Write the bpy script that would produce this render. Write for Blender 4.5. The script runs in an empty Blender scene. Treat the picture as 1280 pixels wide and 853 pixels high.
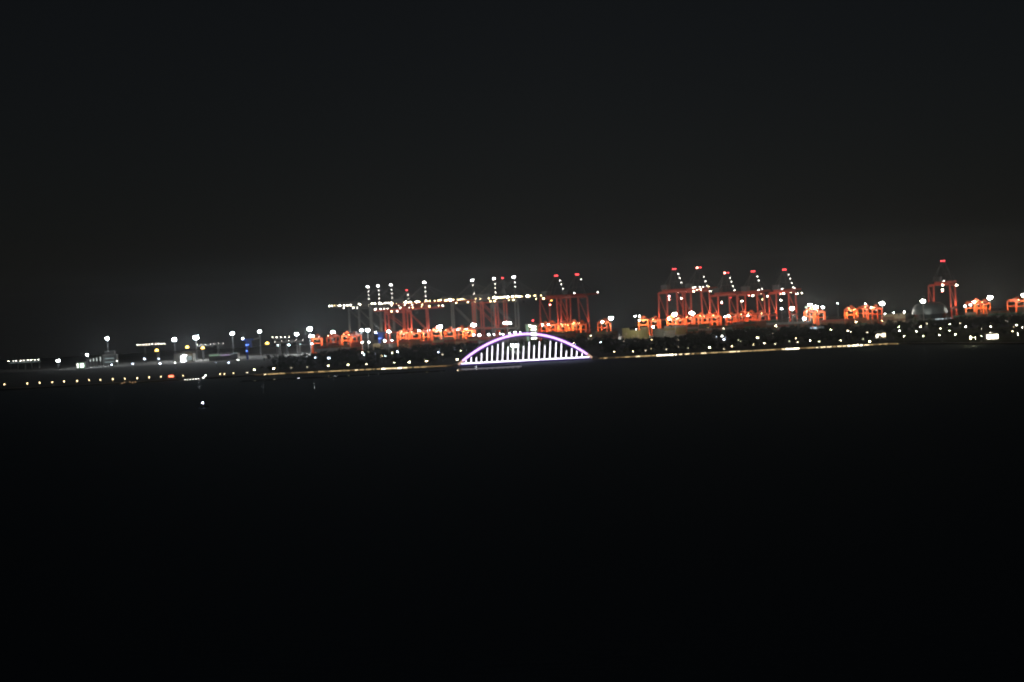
import bpy, bmesh, math, random
import numpy as np
from mathutils import Matrix, Vector, Euler

random.seed(7)
rng = np.random.default_rng(7)
S = bpy.context.scene
COL = S.collection
R = math.radians

# ------------------------------------------------------------------ camera
CAM_H, F_PX, W_PX, H_PX = 60.0, 2030.0, 1280.0, 853.0
cam_d = bpy.data.cameras.new("camera")
cam = bpy.data.objects.new("camera", cam_d)
COL.objects.link(cam)
cam_d.sensor_width = 36.0
cam_d.lens = 36.0 * F_PX / W_PX
cam_d.clip_start = 0.5
cam_d.clip_end = 40000
PITCH, ROLL = -1.70, 3.0
M = Matrix.Rotation(R(90 + PITCH), 4, 'X') @ Matrix.Rotation(R(-ROLL), 4, 'Z')
cam.matrix_world = Matrix.Translation((0, 0, CAM_H)) @ M
S.camera = cam
cam_d.dof.use_dof = True
cam_d.dof.focus_distance = 56.0
cam_d.dof.aperture_fstop = 1.4
M3 = M.to_3x3()


def ray(px, py):
    v = Vector(((px - W_PX / 2) / F_PX, -(py - H_PX / 2) / F_PX, -1.0))
    return M3 @ v


def at_depth(px, py, Y):
    d = ray(px, py)
    t = Y / d.y
    return Vector((d.x * t, Y, CAM_H + d.z * t))


def at_height(px, py, z):
    d = ray(px, py)
    t = (z - CAM_H) / d.z
    return Vector((d.x * t, d.y * t, z))


def x_at(px, py, Y):
    return at_depth(px, py, Y).x


# ------------------------------------------------------------------ materials
MATS = {}


def base_mat(name, col, rough=0.7, metal=0.0, noise=0.25, scale=0.6, spec=0.4):
    if name in MATS:
        return MATS[name]
    m = bpy.data.materials.new(name)
    m.use_nodes = True
    nt = m.node_tree
    b = nt.nodes['Principled BSDF']
    b.inputs['Roughness'].default_value = rough
    b.inputs['Metallic'].default_value = metal
    b.inputs['Specular IOR Level'].default_value = spec
    tc = nt.nodes.new('ShaderNodeTexCoord')
    nz = nt.nodes.new('ShaderNodeTexNoise')
    nz.inputs['Scale'].default_value = scale
    nz.inputs['Detail'].default_value = 5
    cr = nt.nodes.new('ShaderNodeValToRGB')
    cr.color_ramp.elements[0].position = 0.3
    cr.color_ramp.elements[1].position = 0.7
    cr.color_ramp.elements[0].color = tuple(c * (1 - noise) for c in col) + (1,)
    cr.color_ramp.elements[1].color = tuple(min(1, c * (1 + noise)) for c in col) + (1,)
    nt.links.new(tc.outputs['Object'], nz.inputs['Vector'])
    nt.links.new(nz.outputs['Fac'], cr.inputs['Fac'])
    nt.links.new(cr.outputs['Color'], b.inputs['Base Color'])
    MATS[name] = m
    return m


def lamp_mat(name, col, strength):
    if name in MATS:
        return MATS[name]
    m = bpy.data.materials.new(name)
    m.use_nodes = True
    nt = m.node_tree
    nt.nodes.clear()
    e = nt.nodes.new('ShaderNodeEmission')
    e.inputs['Color'].default_value = (*col, 1)
    e.inputs['Strength'].default_value = strength
    o = nt.nodes.new('ShaderNodeOutputMaterial')
    nt.links.new(e.outputs[0], o.inputs[0])
    MATS[name] = m
    return m


STEEL = base_mat('galvanised_steel', (.32, .33, .34), .5, .6)
DARK = base_mat('dark_steel', (.05, .05, .055), .6, .3)
RED = base_mat('crane_red_paint', (.30, .028, .012), .5)
GREY = base_mat('crane_grey_paint', (.055, .055, .055), .5)
ORANGE = base_mat('yard_crane_orange_paint', (.62, .10, .025), .5)
BLUE = base_mat('crane_blue_paint', (.03, .10, .5), .5)
CONC = base_mat('concrete', (.3, .29, .27), .9, 0, .3, .15)
WALLW = base_mat('pale_wall', (.5, .5, .47), .8, 0, .2, .2)
WALLD = base_mat('grey_wall', (.13, .135, .13), .8, 0, .2, .2)
OLIVE = base_mat('olive_wall', (.36, .35, .2), .8, 0, .2, .2)
RUBBER = base_mat('rubber', (.03, .03, .03), .9)
GLASS = base_mat('dark_glass', (.02, .025, .03), .1, 0, .1, 1, .6)
BARK = base_mat('bark', (.09, .06, .04), .9)
LEAF = base_mat('leaf_green', (.055, .085, .03), .75, 0, .5, .3)
LEAFW = base_mat('leaf_green_shaded', (.018, .027, .011), .8, 0, .5, .3, .1)  # leaf green darkened so the unlit woodland stays near black
LEAF2 = base_mat('leaf_olive', (.075, .085, .03), .75, 0, .5, .3)
BRIDGE = base_mat('bridge_paint', (.6, .6, .62), .5)
ROOFM = base_mat('dome_metal', (.085, .11, .115), .45, .5, .1, .1)

L_FLOOD = lamp_mat('floodlight_white', (.90, .96, 1.0), 420)
L_FLOODW = lamp_mat('floodlight_warm_white', (1.0, .93, .80), 420)
L_MID = lamp_mat('yard_lamp_white', (.95, .97, 1.0), 40)
L_STR = lamp_mat('boom_lamp_white', (1.0, .90, .72), 32)
L_STRY = lamp_mat('boom_lamp_warm', (1.0, .74, .36), 20)
L_BOOMF = lamp_mat('boom_floodlight_bright', (1.0, .84, .58), 200)
L_DIM = lamp_mat('small_lamp_white', (1.0, .93, .85), 14)
L_PARK = lamp_mat('park_lamp_white', (1.0, .88, .58), 130)
L_RED = lamp_mat('aviation_red', (1.0, .06, .07), 7)
L_REDW = lamp_mat('aviation_red_bright', (1.0, .25, .2), 26)
L_PORT = lamp_mat('crane_fill_light', (1.0, .74, .5), 130)
L_RTGFILL = lamp_mat('yard_fill_light', (1.0, .68, .36), 1300)
L_ST = lamp_mat('street_lamp_warm_white', (1.0, .86, .58), 28)
L_STY = lamp_mat('street_lamp_yellow', (1.0, .78, .46), 26)
L_LEFT = lamp_mat('shore_lamp_yellow', (1.0, .74, .38), 9)
L_STB = lamp_mat('street_lamp_cool', (.72, .82, 1.0), 28)
L_AMB = lamp_mat('amber_lamp', (1.0, .58, .10), 14)
L_LILAC = lamp_mat('led_lilac', (.80, .44, 1.0), 2.5)
L_VIOLET = lamp_mat('violet_glow', (.12, .05, .42), .5)
L_WARMGLOW = lamp_mat('warm_glow', (.9, .55, .38), .75)
L_HANG = lamp_mat('led_white', (.93, .88, 1.0), 4.5)
L_DECK = lamp_mat('led_deck_white', (.94, .88, 1.0), 5)
L_STRIP = [lamp_mat('strip_lamp_%s' % n, c, s) for n, c, s in
           (('faint', (1, .58, .22), .22), ('low', (1, .62, .25), .6), ('mid', (1, .68, .3), 1.3),
            ('bright', (1, .78, .45), 3.0), ('brightest', (1, .86, .62), 8.0))]
L_SIGN = lamp_mat('red_sign', (1, .16, .08), 6)
L_WIN = lamp_mat('window_light', (.95, 1, .85), 5)
L_WING = lamp_mat('window_light_green', (.7, 1, .75), 3.0)
L_BLUEL = lamp_mat('blue_work_lamp', (.15, .32, 1.0), 4)
L_BAY = lamp_mat('lit_bay', (.9, .95, 1), 9)
L_PINK = lamp_mat('roof_led_pink', (.75, .55, .9), .5)
L_GREEN = lamp_mat('roof_led_green', (.55, .9, .6), .45)
L_BUOY = lamp_mat('boat_lamp', (.65, .68, 1.0), 22)
L_CANOPY = lamp_mat('canopy_light', (.62, .82, 1), 1.6)
L_RIM = lamp_mat('rim_light', (.75, .95, .95), .32)
L_PAV = lamp_mat('pavilion_light', (1, .88, .7), 12)


# ------------------------------------------------------------------ mesh builder
class MB:
    def __init__(self):
        self.v, self.f = [], []

    def _add(self, vs, fs):
        n = len(self.v)
        self.v += [tuple(p) for p in vs]
        self.f += [tuple(i + n for i in q) for q in fs]
        return self

    def box(self, c, s, rz=0.0):
        x, y, z = (k / 2 for k in s)
        pts = [Vector((sx * x, sy * y, sz * z)) for sz in (-1, 1) for sx, sy in ((-1, -1), (1, -1), (1, 1), (-1, 1))]
        rot = Matrix.Rotation(rz, 3, 'Z')
        c = Vector(c)
        return self._add([rot @ p + c for p in pts],
                         [(3, 2, 1, 0), (4, 5, 6, 7), (0, 1, 5, 4), (1, 2, 6, 5), (2, 3, 7, 6), (3, 0, 4, 7)])

    def beam(self, a, b, w, h=None):
        h = h or w
        a, b = Vector(a), Vector(b)
        d = (b - a).normalized()
        up = Vector((0, 0, 1)) if abs(d.z) < .95 else Vector((1, 0, 0))
        s = d.cross(up).normalized() * (w / 2)
        t = s.cross(d).normalized() * (h / 2)
        vs = [p + q for p in (a, b) for q in (-s - t, s - t, s + t, -s + t)]
        return self._add(vs, [(3, 2, 1, 0), (4, 5, 6, 7), (0, 1, 5, 4), (1, 2, 6, 5), (2, 3, 7, 6), (3, 0, 4, 7)])

    def tube(self, a, b, r0, r1=None, n=8):
        r1 = r0 if r1 is None else r1
        a, b = Vector(a), Vector(b)
        d = (b - a).normalized()
        up = Vector((0, 0, 1)) if abs(d.z) < .95 else Vector((1, 0, 0))
        s = d.cross(up).normalized()
        t = s.cross(d)
        vs = []
        for p, r in ((a, r0), (b, r1)):
            for k in range(n):
                an = 2 * math.pi * k / n
                vs.append(p + s * math.cos(an) * r + t * math.sin(an) * r)
        fs = [(k, (k + 1) % n, n + (k + 1) % n, n + k) for k in range(n)]
        fs += [tuple(range(n - 1, -1, -1)), tuple(range(n, 2 * n))]
        return self._add(vs, fs)

    def path(self, pts, r, n=8):
        pts = [Vector(p) for p in pts]
        vs = []
        for i, p in enumerate(pts):
            d = (pts[min(i + 1, len(pts) - 1)] - pts[max(i - 1, 0)]).normalized()
            up = Vector((0, 1, 0)) if abs(d.y) < .9 else Vector((0, 0, 1))
            s = d.cross(up).normalized()
            t = s.cross(d)
            for k in range(n):
                an = 2 * math.pi * (k + .5) / n
                vs.append(p + s * math.cos(an) * r + t * math.sin(an) * r)
        fs = []
        for i in range(len(pts) - 1):
            for k in range(n):
                fs.append((i * n + k, i * n + (k + 1) % n, (i + 1) * n + (k + 1) % n, (i + 1) * n + k))
        fs += [tuple(range(n - 1, -1, -1)), tuple(range((len(pts) - 1) * n, len(pts) * n))]
        return self._add(vs, fs)

    def lathe(self, prof, n=24, sx=1.0, sy=1.0):
        vs, fs = [], []
        for r, z in prof:
            for k in range(n):
                an = 2 * math.pi * k / n
                vs.append((r * sx * math.cos(an), r * sy * math.sin(an), z))
        for i in range(len(prof) - 1):
            for k in range(n):
                fs.append((i * n + k, i * n + (k + 1) % n, (i + 1) * n + (k + 1) % n, (i + 1) * n + k))
        return self._add(vs, fs)

    def mesh(self, name, mat):
        me = bpy.data.meshes.new(name)
        me.from_pydata(self.v, [], self.f)
        me.materials.append(mat)
        me.update()
        return me


def part(name, mb, mat, parent, loc=None, label=None):
    me = mb.mesh(name, mat) if isinstance(mb, MB) else mb
    o = bpy.data.objects.new(name, me)
    COL.objects.link(o)
    if parent is not None:
        o.parent = parent
    if loc is not None:
        o.location = loc
    if label:
        o['label'] = label
    return o


def thing(name, label, cat, loc=(0, 0, 0), rz=0.0, group=None):
    o = bpy.data.objects.new(name, None)
    o.empty_display_size = .1
    COL.objects.link(o)
    o.location = loc
    o.rotation_euler = (0, 0, rz)
    o['label'] = label
    o['category'] = cat
    if group:
        o['group'] = group
    return o


def struct(name, me_or_mb, mat=None, kind='structure'):
    o = part(name, me_or_mb, mat, None)
    o['kind'] = kind
    return o


def copy_tree(o, parent=None):
    c = o.copy()
    COL.objects.link(c)
    c.parent = parent
    for ch in list(o.children):
        copy_tree(ch, c)
    return c


ORD = ['first', 'second', 'third', 'fourth', 'fifth', 'sixth', 'seventh', 'eighth', 'ninth', 'tenth', 'eleventh',
       'twelfth', 'thirteenth', 'fourteenth', 'fifteenth', 'sixteenth', 'seventeenth', 'eighteenth', 'nineteenth',
       'twentieth', 'twenty-first', 'twenty-second', 'twenty-third', 'twenty-fourth', 'twenty-fifth', 'twenty-sixth',
       'twenty-seventh', 'twenty-eighth', 'twenty-ninth', 'thirtieth']

LAND = 1.2

# ------------------------------------------------------------------ ground and water
shore = []
for px, Y in ((-900, 1395), (-200, 1385), (0, 1376), (150, 1378), (300, 1395), (342, 1404), (460, 1392), (573, 1381)):
    shore.append((x_at(px, 450, Y), Y))
shore += [(x_at(579, 450, 1560) - 1, 1560), (x_at(730, 450, 1560), 1560)]
for px, Y in ((739, 1374), (900, 1366), (1112, 1360), (1150, 1335), (1280, 1245), (1500, 1160), (1900, 1130)):
    shore.append((x_at(px, 440, Y), Y))


def sheet(outline, z, skirt=None):
    bm = bmesh.new()
    vs = [bm.verts.new((x, y, z)) for x, y in outline]
    f = bm.faces.new(vs)
    bmesh.ops.triangulate(bm, faces=[f])
    if skirt is not None:
        lo = [bm.verts.new((x, y, skirt)) for x, y in outline]
        for i in range(len(vs)):
            j = (i + 1) % len(vs)
            bm.faces.new((vs[i], lo[i], lo[j], vs[j]))
    bmesh.ops.recalc_face_normals(bm, faces=bm.faces)
    me = bpy.data.meshes.new('sheet')
    bm.to_mesh(me)
    bm.free()
    return me


GROUND = base_mat('park_ground', (.014, .016, .009), .95, 0, .6, .03)
YARD = base_mat('yard_concrete', (.14, .135, .125), .9, 0, .35, .02)
me = sheet(shore + [(1900, 1080), (1900, 2345), (-1900, 2345), (-1900, 1395)], LAND, -.5)
me.materials.append(GROUND)
struct('ground', me)
me = sheet([(-1500, 1790), (1100, 1790), (1100, 2342), (-1500, 2342)], LAND + .02)
me.materials.append(YARD)
struct('port_yard', me)
LAWN = base_mat('lawn_grass', (.075, .085, .03), .95, 0, .6, .05, .02)
lo = [(x, y + 3) for x, y in shore if x > 345 and x < 640]
lo = [(x_at(1118, 425, 1363), 1363)] + [q for q in lo if q[0] > x_at(1118, 425, 1363)]
me = sheet(lo + [(lo[-1][0], 1600), (x_at(1118, 415, 1600), 1600)], LAND + .006)
me.materials.append(LAWN)
struct('lawn', me)

WATER = bpy.data.materials.new('dark_harbour_water')
WATER.use_nodes = True
nt = WATER.node_tree
nt.nodes.clear()
dif = nt.nodes.new('ShaderNodeBsdfDiffuse')
dif.inputs['Color'].default_value = (.006, .008, .010, 1)
glo = nt.nodes.new('ShaderNodeBsdfGlossy')
glo.inputs['Roughness'].default_value = .8
glo.inputs['Color'].default_value = (.7, .88, 1, 1)
glo2 = nt.nodes.new('ShaderNodeBsdfGlossy')
glo2.inputs['Roughness'].default_value = .05
mx1 = nt.nodes.new('ShaderNodeMixShader')
mx1.inputs[0].default_value = .22
mx2 = nt.nodes.new('ShaderNodeMixShader')
mx2.inputs[0].default_value = .0005
nt.links.new(dif.outputs[0], mx1.inputs[1])
nt.links.new(glo.outputs[0], mx1.inputs[2])
nt.links.new(mx1.outputs[0], mx2.inputs[1])
nt.links.new(glo2.outputs[0], mx2.inputs[2])
wo = nt.nodes.new('ShaderNodeOutputMaterial')
nt.links.new(mx2.outputs[0], wo.inputs[0])
tc = nt.nodes.new('ShaderNodeTexCoord')
mp = nt.nodes.new('ShaderNodeMapping')
mp.inputs['Scale'].default_value = (.25, .5, 1)
n1 = nt.nodes.new('ShaderNodeTexNoise')
n1.inputs['Scale'].default_value = 1.0
n1.inputs['Detail'].default_value = 4
n2 = nt.nodes.new('ShaderNodeTexNoise')
n2.inputs['Scale'].default_value = .03
n2.inputs['Detail'].default_value = 3
mu = nt.nodes.new('ShaderNodeMath')
mu.operation = 'MULTIPLY'
bp = nt.nodes.new('ShaderNodeBump')
bp.inputs['Strength'].default_value = .55
bp.inputs['Distance'].default_value = .35
nt.links.new(tc.outputs['Object'], mp.inputs['Vector'])
nt.links.new(mp.outputs[0], n1.inputs['Vector'])
nt.links.new(tc.outputs['Object'], n2.inputs['Vector'])
nt.links.new(n1.outputs['Fac'], mu.inputs[0])
nt.links.new(n2.outputs['Fac'], mu.inputs[1])
nt.links.new(mu.outputs[0], bp.inputs['Height'])
nt.links.new(bp.outputs[0], glo.inputs['Normal'])
bp2 = nt.nodes.new('ShaderNodeBump')
bp2.inputs['Strength'].default_value = .12
bp2.inputs['Distance'].default_value = .2
nt.links.new(mu.outputs[0], bp2.inputs['Height'])
nt.links.new(bp2.outputs[0], glo2.inputs['Normal'])
struct('water', MB()._add([(-1900, -300, 0), (1900, -300, 0), (1900, 2350, 0), (-1900, 2350, 0)], [(0, 1, 2, 3)]), WATER)

REFLECT = bpy.data.materials.new('reflection_patch')  # smoother sheet added and outlined to mirror the deck light
REFLECT.use_nodes = True
cn = REFLECT.node_tree
cn.nodes.clear()
c_d = cn.nodes.new('ShaderNodeBsdfDiffuse')
c_d.inputs['Color'].default_value = (.006, .008, .010, 1)
c_g = cn.nodes.new('ShaderNodeBsdfGlossy')
c_g.inputs['Roughness'].default_value = .012
c_m = cn.nodes.new('ShaderNodeMixShader')
c_m.inputs[0].default_value = .075
c_o = cn.nodes.new('ShaderNodeOutputMaterial')
cn.links.new(c_d.outputs[0], c_m.inputs[1])
cn.links.new(c_g.outputs[0], c_m.inputs[2])
cn.links.new(c_m.outputs[0], c_o.inputs[0])
xa, xb = x_at(574, 455, 1371), x_at(651, 455, 1320)
rr = random.Random(5)
edge = [(xa + (xb - xa) * k / 12, 1288 + rr.uniform(-5, 5) - 2 * k / 12) for k in range(13)]
edge += [(xb + rr.uniform(-1, 2), 1290 + 73 * k / 6) for k in range(1, 7)] + [(xa, 1366)]
me = sheet(edge, .004)
me.materials.append(REFLECT)
struct('reflection_patch', me)

REFLECT2 = REFLECT.copy()  # fainter strip, cut to mirror only the promenade lamps
REFLECT2.name = 'reflection_patch_faint'
REFLECT2.node_tree.nodes['Mix Shader'].inputs[0].default_value = .009
xa, xb = x_at(300, 455, 1310), x_at(556, 455, 1310)
edge = [(xa + (xb - xa) * k / 16, 1299 + rr.uniform(-3, 3)) for k in range(17)]
edge += [(xb - (xb - xa) * k / 16, 1319 + rr.uniform(-3, 3)) for k in range(17)]
me = sheet(edge, .004)
me.materials.append(REFLECT2)
struct('reflection_patch', me)

# seawall coping along the two lit stretches of shore
mb = MB()
for i in range(len(shore) - 1):
    if shore[i][1] > 1500 or shore[i + 1][1] > 1500:
        continue
    a, c = shore[i], shore[i + 1]
    mb.beam((a[0], a[1] + .2, LAND + .1), (c[0], c[1] + .2, LAND + .1), 1.2, .5)
struct('seawall', mb, CONC)

# ------------------------------------------------------------------ haze
HZ = bpy.data.materials.new('haze_air')
HZ.use_nodes = True
nt = HZ.node_tree
nt.nodes.clear()
pv = nt.nodes.new('ShaderNodeVolumePrincipled')
pv.inputs['Color'].default_value = (.84, .89, .92, 1)
pv.inputs['Density'].default_value = .00005
pv.inputs['Anisotropy'].default_value = .84
o = nt.nodes.new('ShaderNodeOutputMaterial')
nt.links.new(pv.outputs[0], o.inputs['Volume'])
struct('haze', MB().box((0, 1025, 47), (3900, 2750, 96)), HZ, 'stuff')

# ------------------------------------------------------------------ shared lamp meshes
LM = {}


def lamp_mesh(mat, sx, sy, sz):
    k = (mat.name, sx, sy, sz)
    if k not in LM:
        LM[k] = MB().box((0, 0, 0), (sx, sy, sz)).mesh('lamp', mat)
    return LM[k]


def hooded(parent, pos, aim, w, h, mat):
    """an added light: lens facing AIM, closed housing behind it"""
    a = Vector(aim).normalized()
    sx = a.cross(Vector((0, 0, 1)))
    sx = sx.normalized() if sx.length > .01 else Vector((1, 0, 0))
    sy = sx.cross(a)
    pos = Vector(pos)
    c = [pos + sx * i * w / 2 + sy * k * h / 2 for i, k in ((-1, -1), (1, -1), (1, 1), (-1, 1))]
    l = part('floodlight', MB()._add(c, [(0, 1, 2, 3)]), mat, parent)  # added fill light with its lens kept out of view
    k = [p - a * .06 + (p - pos) * .15 for p in c]
    f = [p + a * .35 for p in k]
    bk = [p - a * .4 for p in k]
    part('housing', MB()._add(k + bk + f, [(0, 1, 2, 3), (7, 6, 5, 4), (0, 4, 5, 1), (1, 5, 6, 2), (2, 6, 7, 3), (3, 7, 4, 0),
                                       (0, 1, 9, 8), (1, 2, 10, 9), (2, 3, 11, 10), (3, 0, 8, 11)]), DARK, l)
    return l


# ------------------------------------------------------------------ ship-to-shore cranes
def sts_meshes(hb, ha, out, back, mat):
    g = 30.0
    P = []
    for x in (0, g):
        for y in (-13, 13):
            P.append(('leg', MB().beam((x, y, 1.5), (x, y * .92, hb), 1.5, 1.7), mat))
    for y in (-13, 13):
        P.append(('sill_beam', MB().beam((-3, y, 2.2), (g + 3, y, 2.2), 1.5, 1.8), mat))
        P.append(('portal_beam', MB().beam((.9, y * .97, 15), (g - .9, y * .97, 15), 1.1, 1.5), mat))
        P.append(('diagonal_brace', MB().beam((1, y * .96, 16.5), (g - 1, y * .93, hb - 2), .75), mat))
        P.append(('upper_beam', MB().beam((.9, y * .92, hb - 1.2), (g - .9, y * .92, hb - 1.2), .9, 1.1), mat))
    for x in (0, g):
        P.append(('cross_beam', MB().beam((x, -11.3, hb + .4), (x, 11.3, hb + .4), 1.6, 1.8), mat))
        for y in (-13, 13):
            P.append(('bogie', MB().beam((x - 3.6, y, .7), (x + 3.6, y, .7), 1.2, 1.2), DARK))
    m = MB()
    for y in (-3.4, 3.4):
        m.beam((-out, y, hb + 2.6), (-.5, y, hb + 2.6), 1.2, 2.2)
    for k in range(9):
        x = -out + 1 + k * (out - 3) / 8
        m.beam((x, -3, hb + 2.4), (x, 3, hb + 2.4), .6)
    P.append(('boom', m, mat))
    m = MB()
    for y in (-3.4, 3.4):
        m.beam((-.4, y, hb + 2.6), (back, y, hb + 2.6), 1.3, 2.4)
    for k in range(7):
        x = 1 + k * (back - 2) / 6
        m.beam((x, -3, hb + 2.4), (x, 3, hb + 2.4), .6)
    P.append(('girder', m, mat))
    m = MB()
    for y in (-1, 1):
        m.beam((0, y * 11, hb + 1), (1.5, y * 3, ha), .6)
        m.beam((g, y * 8, hb + 3), (3.0, y * 3, ha - 1), .45)
    m.beam((1.5, -3.4, ha), (1.5, 3.4, ha), 1.2)
    m.beam((.8, -7, (hb + ha) / 2), (.8, 7, (hb + ha) / 2), .4)
    P.append(('apex_frame', m, DARK))  # frame in dark steel, its lack of light put into the colour
    for f in (.45, .92):
        m = MB()
        for y in (-3.2, 3.2):
            m.beam((.8, y * .8, ha), (-out * f, y, hb + 3.6), .18)
        P.append(('forestay', m, DARK))  # stays coloured dark as unlit, like the frame
    P.append(('machinery_house', MB().box((g + 6, 0, hb + 6.6), (13, 7.5, 5.2)).box((g + 6, 0, hb + 9.35), (13.6, 8.1, .3)), DARK))  # house coloured dark to stand for the unlit top
    P.append(('operator_cab', MB().box((-9, 1.2, hb - 1.6), (3.2, 2.6, 3.0)).box((-10.0, 1.2, hb - 2.9), (2.6, 2.4, .4)), GLASS))
    m = MB()
    m.box((-9, 0, hb + 1.1), (6, 6.2, .8))
    P.append(('trolley', m, DARK))
    return [(n, mm.mesh(n, ma), ma) for n, mm, ma in P]


_sts = {}
APEXM = MB().tube((0, 0, 0), (0, 0, 2.0), .12, .1, 6).beam((0, -3, 2.0), (0, 3, 2.0), .15).mesh('apex_mast', DARK)


def sts_crane(label, px, py, Y, kind, mat, yaw, out, back, apex, strmat, n_str, work, p_str=.85, seed=0):
    """one quay crane whose apex stands over the given bearing at distance Y"""
    rr = random.Random(seed)
    hb, ha = (49, 75) if kind == 'big' else (42, 66.5)
    key = (kind, mat.name, out, back)
    if key not in _sts:
        _sts[key] = sts_meshes(hb, ha, out, back, mat)
    p = at_depth(px, py, Y)
    t = thing('quay_crane', label, 'crane', (p.x, Y, LAND + .02), R(yaw), 'ship-to-shore cranes along the quay')
    for n, me, ma in _sts[key]:
        part(n, me, None, t)
    part('apex_mast', APEXM, None, t, (1.5, 0, ha + .5))
    # light on the apex
    if apex == 'white':
        part('apex_light', lamp_mesh(L_MID, 2.6, 2.6, 1.3), None, t, (1.5, 0, ha + 3.0))
        part('apex_light', lamp_mesh(L_REDW, 1.0, 1.0, .8), None, t, (1.5, 2.2, ha + 3.0))
    elif apex == 'redwhite':
        part('apex_light', lamp_mesh(L_REDW, 1.5, 1.5, 1.2), None, t, (1.5, -1.5, ha + 3.0))
        part('apex_light', lamp_mesh(L_RED, 1.2, 1.2, 1.0), None, t, (1.5, 3.0, ha + 3.0))
    elif apex == 'red':
        for s in (-1, 1):
            part('apex_light', lamp_mesh(L_RED, 1.3, 1.6, 1.1), None, t, (1.5, s * 1.4, ha + 3.0))
    # ladder lights down the apex frame
    k = 0
    for f in (.86, .66, .44, .22):
        if rr.random() < (.85 if apex != 'red' or work > .5 else .4):
            part('ladder_light', lamp_mesh(L_DIM, .7, .7, .7), None, t, (1.2, 3 + 8 * (1 - f) + .9, hb + (ha - hb) * f))
    # lights strung along boom and girder
    n_str = max(2, int(n_str * .8))
    for i in range(n_str):
        x = -out + 1 + (out + back - 2) * (i + rr.uniform(-.3, .3)) / max(1, n_str - 1)
        if rr.random() > p_str:
            continue
        ma = strmat if rr.random() < .75 else (L_DIM if rr.random() < .6 else L_STRY)
        part('boom_light', lamp_mesh(ma, rr.choice((.6, .8, 1.0, 1.6)), .7, rr.choice((.6, .8, 1.1))), None, t,
             (x, rr.choice((-4.4, 4.4)), hb + rr.choice((.6, 4.4, 4.4, 4.4, 4.8))))
    if strmat is L_STRY:
        for x in (-out * .55, back * .25, back * .7):
            part('boom_light', lamp_mesh(L_BOOMF, 1.5, .8, 1.2), None, t, (x + rr.uniform(-5, 5), -4.6, hb + 4.6))
    # hooded lights added on outriggers to brighten the legs, lenses turned from view
    work *= rr.uniform(.4, .8)
    if work > 0:
        lms = [lamp_mat('crane_fill_light_%d' % q, (1.0, .76, .5), q) for q in [20 * round(620 * work * f / 20 + 1) for f in (.2, .8, 2.0, 3.6)]]
        to_cam = Vector((-p.x, -p.y, 0)).normalized()
        d = Matrix.Rotation(-R(yaw), 3, 'Z') @ to_cam
        for x in (0, 30):
            for y in (-12.7, 12.7):
                q = Vector((x, y, 15.5)) + d * 7
                lm = rr.choice(lms)
                part('fill_arm', MB().beam((x, y, 15.2), q - Vector((0, 0, .3)), .3), DARK, t)
                hooded(t, q, (Vector((x, y, 34)) - q), 1.5, 1.5, lm)
                hooded(t, q - Vector((0, 0, 1.4)), (Vector((x, y, 6)) - q), 1.0, 1.0, lm)
    return t


CR = []
for i, (lab, px, py, Y, kind, mat, yaw, out, back, apex, sm, ns, wk, ps) in enumerate((
    ('grey quay crane with white apex lamp, leftmost of the lit boom row', 461, 360, 2300, 'big', GREY, 188, 48, 58, 'white', L_STR, 34, .12, .9),
    ('grey quay crane with white apex lamp, second from the left', 474, 360, 2250, 'big', GREY, 188, 48, 56, 'white', L_STR, 30, .12, .85),
    ('grey quay crane with white apex lamp, third from the left', 490, 359, 2200, 'big', GREY, 188, 48, 50, 'white', L_STR, 26, .12, .85),
    ('lower red quay crane with red apex lamp right of three grey cranes', 510, 367, 2140, 'small', RED, 195, 46, 46, 'red', L_STR, 22, .9, .75),
    ('red legged quay crane with white and red apex lamps left of centre', 532, 358, 2090, 'big', RED, 188, 50, 44, 'white', L_STRY, 26, .6, .9),
    ('grey quay crane with white apex lamp above the yellow lit booms', 592, 355, 2160, 'big', GREY, 188, 44, 54, 'white', L_STRY, 30, .10, .95),
    ('tall red quay crane with white apex lamp left of the bridge crown', 619, 354, 2110, 'big', RED, 188, 40, 50, 'white', L_STRY, 28, .45, .95),
    ('lower quay crane with red apex lamp between two white ones', 630, 354, 2060, 'big', RED, 188, 42, 42, 'red', L_STRY, 16, .15, .6),
    ('grey quay crane with white apex lamp directly above the bridge crown', 644, 353, 2010, 'big', GREY, 188, 36, 50, 'white', L_STRY, 26, .10, .95),
    ('red lit quay crane with red apex lamp right of the bridge crown', 696, 348, 2120, 'big', RED, 244, 58, 36, 'red', L_DIM, 7, 1.0, .5),
    ('nearly unlit quay crane with red apex lamp over the right bridge end', 722, 346, 2104, 'big', RED, 244, 58, 36, 'red', L_DIM, 2, .22, .4),
    ('red quay crane at the left end of the right crane group', 843.5, 339, 2050, 'big', RED, 244, 58, 38, 'red', L_DIM, 5, 1.0, .6),
    ('tallest red quay crane with bright ladder lights in the right group', 873.5, 338, 2034, 'big', RED, 244, 58, 38, 'redwhite', L_DIM, 5, 1.0, .6),
    ('lower red quay crane in the middle of the right group', 908, 345.5, 2016, 'small', RED, 244, 54, 38, 'redwhite', L_DIM, 4, 1.0, .5),
    ('red quay crane second from the right end of the right group', 942, 343, 1998, 'small', RED, 244, 54, 38, 'red', L_DIM, 4, .8, .5),
    ('red quay crane at the right end of the right group', 981, 341, 1978, 'small', RED, 244, 54, 38, 'red', L_DIM, 4, .6, .5),
    ('lone red quay crane behind the domed building at far right', 1179, 330, 1890, 'small', RED, 244, 54, 36, 'red', L_DIM, 3, .45, .5),
)):
    CR.append((sts_crane(lab, px, py, Y, kind, mat, yaw, out, back, apex, sm, ns, wk, ps, seed=i + 3), out, back, 49 if kind == 'big' else 42))

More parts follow.
